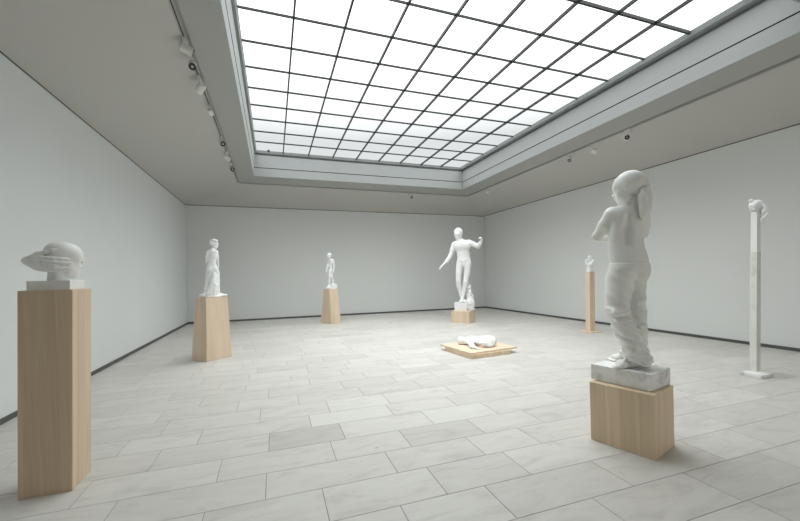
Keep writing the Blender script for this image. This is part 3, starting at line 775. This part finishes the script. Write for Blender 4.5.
# --- draped woman seen from behind
def make_woman():
    C = (-0.965, 6.746); ZB = 1.005
    root = statue('draped_woman_statue', (C[0], C[1], ZB), 'white marble standing woman seen from behind with cloth falling to her left')
    g = Figure(C, ZB, (212, 268)); U = g.unit; J = g.J
    cl = Clay((-0.30, -0.22, ZB), (0.30, 0.22, ZB+1.02), 0.0058)
    fb = unit([.62, .78, 0]); lt = np.array([-fb[1], fb[0], 0]); RB = np.array([lt, fb, [0, 0, 1]])
    E = lambda px, py, w, r, k=3, sub=False, R=RB: cl.ell(J(px, py, w), np.array(r)*U*.93, R, k*U, sub)
    CH = lambda pts, k=2, sub=False: cl.chain([(J(a, b, w), r*U*.93) for a, b, w, r in pts], k*U, sub)
    E(211.5, 256, 0, (5.6, 3.9, 5.6)); E(211.8, 251.6, 0, (5.8, 2.8, 2.2)); E(211.6, 263, 0, (4.5, 3.5, 4.6)); E(212.2, 268.6, 0, (6.0, 4.7, 4.6))
    E(210, 270.2, -3, (3.0, 2.7, 3), 2); E(214.6, 270.2, -1.5, (3.0, 2.7, 3), 2)
    E(216.2, 255.7, 2.6, (1.9, 1.9, 1.9), 1.6)
    CH([(212.6, 251, 0, 2.2), (213.4, 247.5, .3, 1.75)], 2)
    CH([(208.2, 252.6, -1, 1.6), (207.0, 257, -1, 1.45), (206.7, 261.8, 0, 1.25), (207.8, 265.5, 3, 1.1), (209.5, 266.5, 5, 1.0)], 1)
    CH([(216.3, 251.8, 1, 1.9), (217.1, 257, 0.5, 1.7), (217.4, 262, 1.5, 1.4), (218.0, 266.5, 4, 1.2)], 1)
    hand(cl, J(218, 266.5, 4), (0.2, .5, -.8), (-1, 0, 0), 5*U, .4, 1, .35*U)
    hand(cl, J(209.5, 266.5, 5), (0.6, .5, -.3), (0, 0, -1), 5*U, .4, 1, .35*U)
    CH([(209.6, 272.5, -1, 3.7), (208.2, 281, 0, 2.6), (206.4, 289, -1, 2.2), (205.8, 293.5, -1, 1.6)], 1.5)
    CH([(215.4, 272.5, 1, 3.8), (215.8, 281, 1, 2.9), (216.0, 289, 1, 2.3), (216.0, 293.5, 1, 1.7)], 1.5)
    foot(cl, J(216.2, 292.6, 1), J(215.5, 294.5, 0), J(222, 294.5, 5), 1.9*U, ZB+.02)
    foot(cl, J(205.6, 292.6, -1), J(204.4, 294.5, -2), J(208.5, 294.5, 4), 1.9*U, ZB+.02)
    # sweep of cloth
    for a in ([(213.6, 272, -3.0, 1.3), (211.8, 281, -4.0, 1.4), (209.0, 289, -4.5, 1.4), (207, 294.5, -5, 1.6)], [(214.5, 274, -3.2, 1.5), (213, 283, -4.6, 1.6), (210, 294, -5, 1.8)],
              [(215.4, 276, -2.6, 1.5), (215, 285, -4, 1.8), (213.6, 294.5, -4.5, 1.9)], [(216.8, 276, -1, 1.6), (217.2, 286, -2, 1.8), (217, 294.5, -2.6, 2.0)],
              [(217.6, 272, 1, 1.5), (218.2, 282, 0, 1.4), (218.3, 293, -1, 1.7), (219.6, 295, -1, 1.7)]):
        CH(a, 1.1)
    # uneven ground of the plinth
    cl.ell(J(211.6, 296.6, 0), np.array([9.5, 7, 2.1])*U, None, 1.2*U); cl.ell(J(220.5, 295.2, 2), np.array([6.5, 4.5, 1.7])*U, None, 1.2*U)
    cl.ell(J(203.5, 295.4, 0), np.array([4.0, 4.0, 1.5])*U, None, 1.2*U)
    P, A = head(cl, J(214.3, 244.6, .4), (.80, .58, -.12), 9.4*U, sy=.95, ears=False)
    cl.ell(P(0, -.10, .16), np.array([.37, .44, .38])*9.4*U, A, .3*U)
    CH([(210.8, 243.4, -2, 1.6), (210.6, 242.6, -3, 1.5)], 1); CH([(210, 240.6, -3.5, .9), (213, 239.6, -4.6, .9), (217, 240.6, -3, .9)], .8)
    cl.warp(lambda x, y, z: 0.0016*np.sin(130*x+70*y)*((z > ZB+.01) & (z < ZB+.42))+0.0016*np.sin(170*x)*np.sin(160*z)*(z > ZB+.90))
    cl.plane_cut((0, 0, -1), -(ZB+0.001), .002)
    g.build('figure', cl, M['marbleW'], root, 1)
make_woman()

# --- walking boy
def make_boy():
    C = (1.52, 10.484); ZB = 0.959
    root = statue('walking_boy_statue', (C[0], C[1], ZB), 'small white marble boy stepping to the left beside a block, by the back wall')
    g = Figure(C, ZB, (330.5, 270)); U = g.unit; J = g.J
    cl = Clay((-0.26, -0.16, ZB), (0.26, 0.16, ZB+1.12), 0.0065)
    fb = unit([-.85, -.52, 0]); lt = np.array([-fb[1], fb[0], 0]); RB = np.array([lt, fb, [0, 0, 1]])
    E = lambda px, py, w, r, k=1.5, sub=False: cl.ell(J(px, py, w), np.array(r)*U*.93, RB, k*U, sub)
    CH = lambda pts, k=1, sub=False: cl.chain([(J(a, b, w), r*U*.93) for a, b, w, r in pts], k*U, sub)
    E(330.8, 262.4, 0, (3.0, 2.0, 2.9)); E(331, 260.4, 0, (3.4, 1.4, 1.1)); E(330.2, 266.4, 0, (2.5, 2.0, 2.7)); E(330.6, 270, 0, (2.5, 1.9, 2.1))
    CH([(330.4, 260.3, 0, 1.1), (329.6, 258.3, 0, .95)], 1)
    CH([(333.2, 260.6, -1, 1.0), (333.9, 264.6, -1, .9), (333.9, 268.5, -1.6, .75), (333.2, 271.6, -2.4, .6)], .6)
    hand(cl, J(333.2, 271.4, -2.4), (-.2, -.2, -1), (-1, 0, 0), 2.2*U, .3, 1, .012)
    CH([(328.6, 260.8, 1, .95), (327.6, 264.8, 1.6, .85), (326.8, 268.3, 0.5, .7), (326.4, 271.0, -.6, .55)], .6)
    hand(cl, J(326.4, 270.6, -.6), (-.4, -.3, -.9), (1, 0, 0), 2.2*U, .3, -1, .012)
    CH([(329.8, 271.4, -1, 1.7), (329.5, 276.4, -1.6, 1.35), (329.3, 281.5, -.8, 1.1), (329.0, 284.8, -1, .8)], .9)
    CH([(331.2, 271.4, 1, 1.7), (331.2, 276.4, .6, 1.35), (332.6, 280.6, 1, 1.05), (333.2, 282.9, 1, .8)], .9)
    foot(cl, J(329, 284.9, -1), J(329.6, 286.2, -1), J(326.2, 286.2, -3), .85*U, ZB+.035)
    foot(cl, J(333.2, 282.5, 1), J(334, 283.4, 1), J(331.4, 283.4, -1), .8*U, ZB+.105)
    P, A = head(cl, J(329.0, 256.2, 0), (-.75, -.62, -.25), 5.9*U, sy=.95)
    cl.ell(P(0, -.1, .18), np.array([.36, .42, .36])*5.9*U, A, .2*U)
    cl.plane_cut((0, 0, -1), -(ZB+0.001), .002)
    fig = g.build('figure', cl, M['marbleW'], root, 1)
    b0 = g.world([J(331.2, 287, 0.3)])[0]
    block('plinth', M['marbleW'], b0[:2], -50, 0.22, 0.25, ZB, 0.045, parent=root)
    b1 = g.world([J(333.9, 287, 1.3)])[0]
    block('rock', M['marbleW'], b1[:2], -40, 0.15, 0.14, ZB+.04, 0.092, wt=.14, dt=.13, parent=root, bev=.008)
make_boy()

# --- standing man with raised hand
def make_man():
    C = (4.90, 8.97); ZB = 0.316
    root = statue('standing_man_statue', (C[0], C[1], ZB), 'large white marble nude man with arms held out, in the far right corner')
    g = Figure(C, ZB, (463, 265)); U = g.unit; J = g.J
    ZP = J(461, 302.5, 0)[2]
    cl = Clay((-0.95, -0.45, ZB), (0.80, 0.45, ZB+2.45), 0.0105)
    RB = np.array([[.97, .25, 0], [.25, -.97, 0], [0, 0, 1]])
    E = lambda px, py, w, r, k=3, sub=False, R=None: cl.ell(J(px, py, w), np.array(r)*U*.95, RB if R is None else R, k*U, sub)
    CH = lambda pts, k=2, sub=False: cl.chain([(J(a, b, w), r*U*.95) for a, b, w, r in pts], k*U, sub)
    E(462.3, 247, 0, (8.3, 4.9, 6.8)); E(461.6, 243.2, 0, (9.0, 3.6, 3.0)); E(463.4, 255, 0, (6.7, 4.2, 5.4)); E(463.9, 261, 0, (7.5, 4.8, 4.3))
    E(458.4, 246.4, -3.0, (4.2, 2.0, 3.2), 1.5); E(466.0, 245.6, -3.0, (4.2, 2.0, 3.2), 1.5)
    CH([(462.0, 249, -5.6, .5), (463.2, 260, -5.2, .5)], 1.6, True)
    for y in (251.5, 254.5): CH([(460, y+.3, -4.9, .3), (466.5, y, -4.9, .3)], .9, True)
    CH([(457.5, 259.6, -4.2, .4), (463.8, 265, -4.6, .4), (470, 259.2, -3.6, .4)], 1.3, True)
    CH([(460.8, 242, 0, 3.2), (459.4, 238.5, -.8, 2.6)], 2)
    # arms
    CH([(454.2, 244.8, 0, 3.0), (452.4, 250, -.5, 2.5), (450.6, 255.4, -1, 2.0), (447.3, 260.5, -3, 1.8), (443.9, 264.3, -5, 1.2)], 1.3)
    hand(cl, J(443.9, 264.3, -5), J(439.6, 267.6, -7)-J(443.9, 264.3, -5), (0.3, .2, -1), 7.6*U, .35, -1, .5*U)
    CH([(469.0, 242.4, 0, 2.9), (474.0, 244.5, -1, 2.5), (477.8, 246.4, -2, 2.1), (480.2, 243.4, -4, 1.8), (481.4, 241.0, -5, 1.3)], 1.3)
    hand(cl, J(481.4, 241.4, -5), (-.05, -.3, 1), (-.8, -.5, 0), 7.2*U, 1.1, 1, .52*U)
    # legs
    CH([(459.7, 264, -.5, 3.8), (458.6, 273, -1.8, 3.0), (458.3, 281, -2.6, 2.4), (458.9, 286.5, -.6, 2.45), (460.8, 294.5, 1, 1.6), (461.8, 299, 1.5, 1.2)], .9)
    CH([(467.5, 264, 0, 4.1), (467.0, 273, -.8, 3.2), (465.4, 281.5, -1.4, 2.7), (464.9, 287, -.3, 2.6), (463.3, 295, 0, 1.7), (462.4, 299.4, 0, 1.2)], .9)
    foot(cl, J(462.3, 299.5, 0), J(464.2, 302, 1), J(458.8, 302, -5), 1.7*U, ZP)
    foot(cl, J(462.0, 299.2, 1.5), J(463.4, 302, 4.5), J(466.5, 302, -2.5), 1.6*U, ZP)
    E(463.7, 264.2, -5.2, (1.1, 1.2, 1.4), .8); CH([(463.7, 263.2, -5.6, .6), (463.5, 266.3, -6.2, .55)], .5)
    P, A = head(cl, J(458.2, 234.5, -1), (-.28, -.92, -.22), 11.8*U, sy=.95)
    cl.ell(P(0, -.09, .17), np.array([.35, .42, .37])*11.8*U, A, .3*U)
    cl.warp(lambda x, y, z: 0.006*np.sin(75*x)*np.sin(70*y+20)*np.sin(70*z)*(z > J(458, 230.6, 0)[2]))
    fig = g.build('figure', cl, M['marbleW'], root, 1)
    # rough support behind the leg
    cl = Clay((-0.35, -0.35, ZB), (0.60, 0.45, ZB+1.2), 0.012)
    CH = lambda pts, k=2, sub=False: cl.chain([(J(a, b, w), r*U*.95) for a, b, w, r in pts], k*U, sub)
    CH([(467.4, 279, 2.5, .9), (468.8, 288, 2.5, 2.0), (470.0, 296, 2.3, 3.0), (470.3, 303, 1.5, 4.0), (470.4, 310, 1.2, 4.3)], 2)
    cl.warp(lambda x, y, z: 0.016*np.sin(38*x+3*np.sin(21*z))*np.sin(33*z+20*y)+0.007*np.sin(90*x+60*z)*np.sin(80*y))
    cl.plane_cut((0, 0, -1), -(ZB+0.001), .002)
    g.build('tree_stump', cl, M['marbleW'], root, 0)
    b = g.world([J(460.8, 306, 0)])[0]
    block('plinth', M['marbleW'], b[:2], -29, 0.335, 0.33, ZB, ZP-ZB, parent=root, bev=.008)
make_man()

# --- lying figure on the low platform
def make_lying():
    ZB = 0.095; c0 = on_z(476.5, 345.5, ZB); C = (c0[0], c0[1]+0.10)
    root = statue('lying_figure_sculpture', (C[0], C[1], ZB), 'small white marble figure lying curled on the low wooden platform')
    g = Figure(C, ZB, (477, 343)); U = g.unit; J = g.J
    cl = Clay((-0.42, -0.55, ZB), (0.42, 0.36, ZB+0.34), 0.0065)
    def pt(x, y): return 450+x/14.55, 328+y/14.55
    CH = lambda pts, k=2, sub=False, flat=None: cl.chain([(J(*pt(a, b), w), r*U*.95) for a, b, w, r in pts], k*U, sub, flat)
    E = lambda x, y, w, r, k=2, sub=False: cl.ell(J(*pt(x, y), w), np.array(r)*U*.95, None, k*U, sub)
    # trunk on its side, knees drawn forward, arms folded
    E(330, 185, 2, (8.5, 6.5, 5.2)); E(470, 185, 2, (8.5, 7, 5.0)); E(570, 190, 2, (5.8, 7, 5.2))
    CH([(540, 190, 0, 4.6), (610, 200, -6, 4.0), (500, 226, -12, 3.2)], 2); CH([(560, 160, 4, 4.0), (620, 180, 0, 3.4), (600, 225, -7, 2.8), (540, 238, -11, 2.3)], 2)
    CH([(290, 165, 0, 3.4), (360, 190, -7, 2.7), (420, 215, -11, 2.2)], 1.5)
    CH([(270, 200, -3, 2.8), (310, 240, -12, 2.9), (320, 272, -18, 2.7), (365, 292, -21, 2.2)], 1.2)
    CH([(240, 190, 0, 3.6), (300, 190, 0, 4.2)], 1.5)
    hand(cl, J(*pt(362, 292), -21), (1, -.35, -.1), (0, 0, -1), 7.0*U, .25, 1, .62*U)
    hand(cl, J(*pt(420, 215), -11), (1, -.3, -.3), (0, 0, -1), 6.0*U, .3, 1, .55*U)
    foot(cl, J(*pt(530, 240), -11), J(*pt(560, 245), -10), J(*pt(600, 250), -13), 2.4*U, ZB)
    P, A = head(cl, J(*pt(185, 190), 1), (.15, -.9, -.3), 10.5*U, up=(-1, 0, .3), sy=.95)
    cl.ell(P(0, -.08, .17), np.array([.37, .43, .37])*10.5*U, A, .3*U)
    cl.plane_cut((0, 0, -1), -(ZB+0.0015), .002)
    g.build('figure', cl, M['marbleW'], root, 1)
make_lying()

# --- cluster on the thin post
def make_cluster():
    C = (6.52+0.012, 6.255); ZB = 1.30
    root = statue('knotted_sculpture', (C[0], C[1], ZB), 'tiny knotted white marble sculpture on a cube, on top of the thin wooden post')
    g = Figure(C, ZB, (589.6, 262)); U = g.unit; J = g.J
    block('plinth', M['marbleW'], C, -92, 0.088, 0.088, ZB, 0.105, parent=root)
    cl = Clay((-0.16, -0.12, ZB+.06), (0.16, 0.12, ZB+.38), 0.0042)
    CH = lambda pts, k=.6: cl.chain([(J(a, b, w), r*U*1.12) for a, b, w, r in pts], k*U)
    CH([(589.2, 267, 0, 1.2), (589.0, 264.5, 0, 1.1), (587.6, 262.2, -.5, .8), (586.6, 260.3, -1, 1.3)])
    CH([(589.6, 266, 0, 1.1), (590.8, 263.6, -.6, 1.1), (592.2, 261.4, -.4, 1.15), (592.9, 260.7, -.4, 1.0)])
    CH([(589.2, 264.2, .5, .9), (588.9, 260.6, .6, .7), (589.4, 257.3, 0, 1.35)]); CH([(589.4, 257.3, 0, 1.2), (590.2, 256.7, 0, 1.0)])
    CH([(588.6, 265.6, -.5, .9), (586.9, 264.2, -.8, .7), (585.9, 263.4, -.6, 1.0)]); CH([(590.2, 264.6, -1, 1.2), (591.4, 265.0, -.6, .8)])
    CH([(586.6, 260.2, -1, .7), (586.0, 261.4, 0, .6), (585.9, 263.4, 0, .6)], .4); CH([(592.3, 261.4, 0, .6), (591.0, 259.0, .6, .55), (589.8, 257.5, 0, .7)], .4)
    g.build('figure', cl, M['marbleW'], root, 1)
make_cluster()

# --- small figure bent over the top of the pillar
def make_climber():
    C = (5.562+LX, 2.858+LY); ZB = 1.992
    root = statue('bending_figure_sculpture', (C[0], C[1], ZB), 'small white marble figure bent over the top of the tall marble pillar')
    g = Figure(C, ZB, (757, 206)); U = g.unit; J = g.J; hu = g.hu
    cl = Clay((-0.12, -0.12, ZB-0.17), (0.14, 0.12, ZB+0.20), 0.0032)
    def pt(x, y): return 742+x/16.28, 194+y/16.28
    CH = lambda pts, k=1, sub=False: cl.chain([(J(*pt(a, b), w), r*U*.85) for a, b, w, r in pts], k*U, sub)
    E = lambda x, y, w, r, k=2, sub=False: cl.ell(J(*pt(x, y), w), np.array([r[0]*hu, r[1], r[2]])*U, None, k*U, sub)
    E(225, 175, 0, (5.0, 4.6, 4.6)); E(190, 215, 0, (4.6, 4.2, 4.6)); E(280, 165, 1, (3.8, 4.0, 4.2)); E(215, 262, 0, (3.8, 3.4, 2.6), 1.5)
    CH([(150, 160, -1, 1.6), (130, 200, -3, 1.5), (150, 240, -3.6, 1.2), (190, 262, -4, 1.0)], .8)
    CH([(180, 130, -1, 2.2), (160, 118, -1.6, 2.0)], 1)
    CH([(290, 150, 0, 2.4), (330, 200, 1, 2.2), (360, 245, 0, 1.8), (345, 300, -1, 1.5), (330, 345, -1, 1.1)], .9)
    CH([(320, 170, -1, 1.5), (370, 200, -2, 1.2), (400, 232, -2, 1.0), (385, 275, -2, .9)], .7)
    CH([(385, 270, -1, 1.0), (410, 320, -1, 1.1), (360, 375, -2, 1.05), (312, 425, -2.5, .95)], .5)
    CH([(312, 425, -2.5, .9), (330, 450, -2, .75), (345, 478, -2, .6)], .5)
    cl.chain([(J(*pt(300, 290), 3), 1.6*U), (J(*pt(325, 400), 2), 1.0*U), (J(*pt(330, 470), 0), .8*U)], .8*U)
    head(cl, J(*pt(150, 118), -2), (-.7, -.3, -.6), 4.6*U, up=(-.5, 0, .9), sy=.95)
    g.build('figure', cl, M['marbleW'], root, 1)
make_climber()

SC.view_settings.view_transform = 'Standard'
SC.view_settings.exposure = -0.12
SC.view_settings.gamma = 1.07
w = bpy.data.worlds.new('world'); SC.world = w; w.use_nodes = True
w.node_tree.nodes['Background'].inputs[0].default_value = (0.5, 0.55, 0.6, 1); w.node_tree.nodes['Background'].inputs[1].default_value = 0.02

# soft fill light added behind the camera to brighten the shaded faces
ld = bpy.data.lights.new('rear_fill_light', 'AREA'); ld.shape = 'RECTANGLE'; ld.size = 3.6; ld.size_y = 2.3; ld.energy = 50; ld.color = (1.0, 0.97, 0.92)
lo = bpy.data.objects.new('rear_fill_light', ld); COL.objects.link(lo); lo.location = (4.0, YN+0.1, 1.3)
lo.rotation_euler = (math.radians(90), 0, math.radians(12))
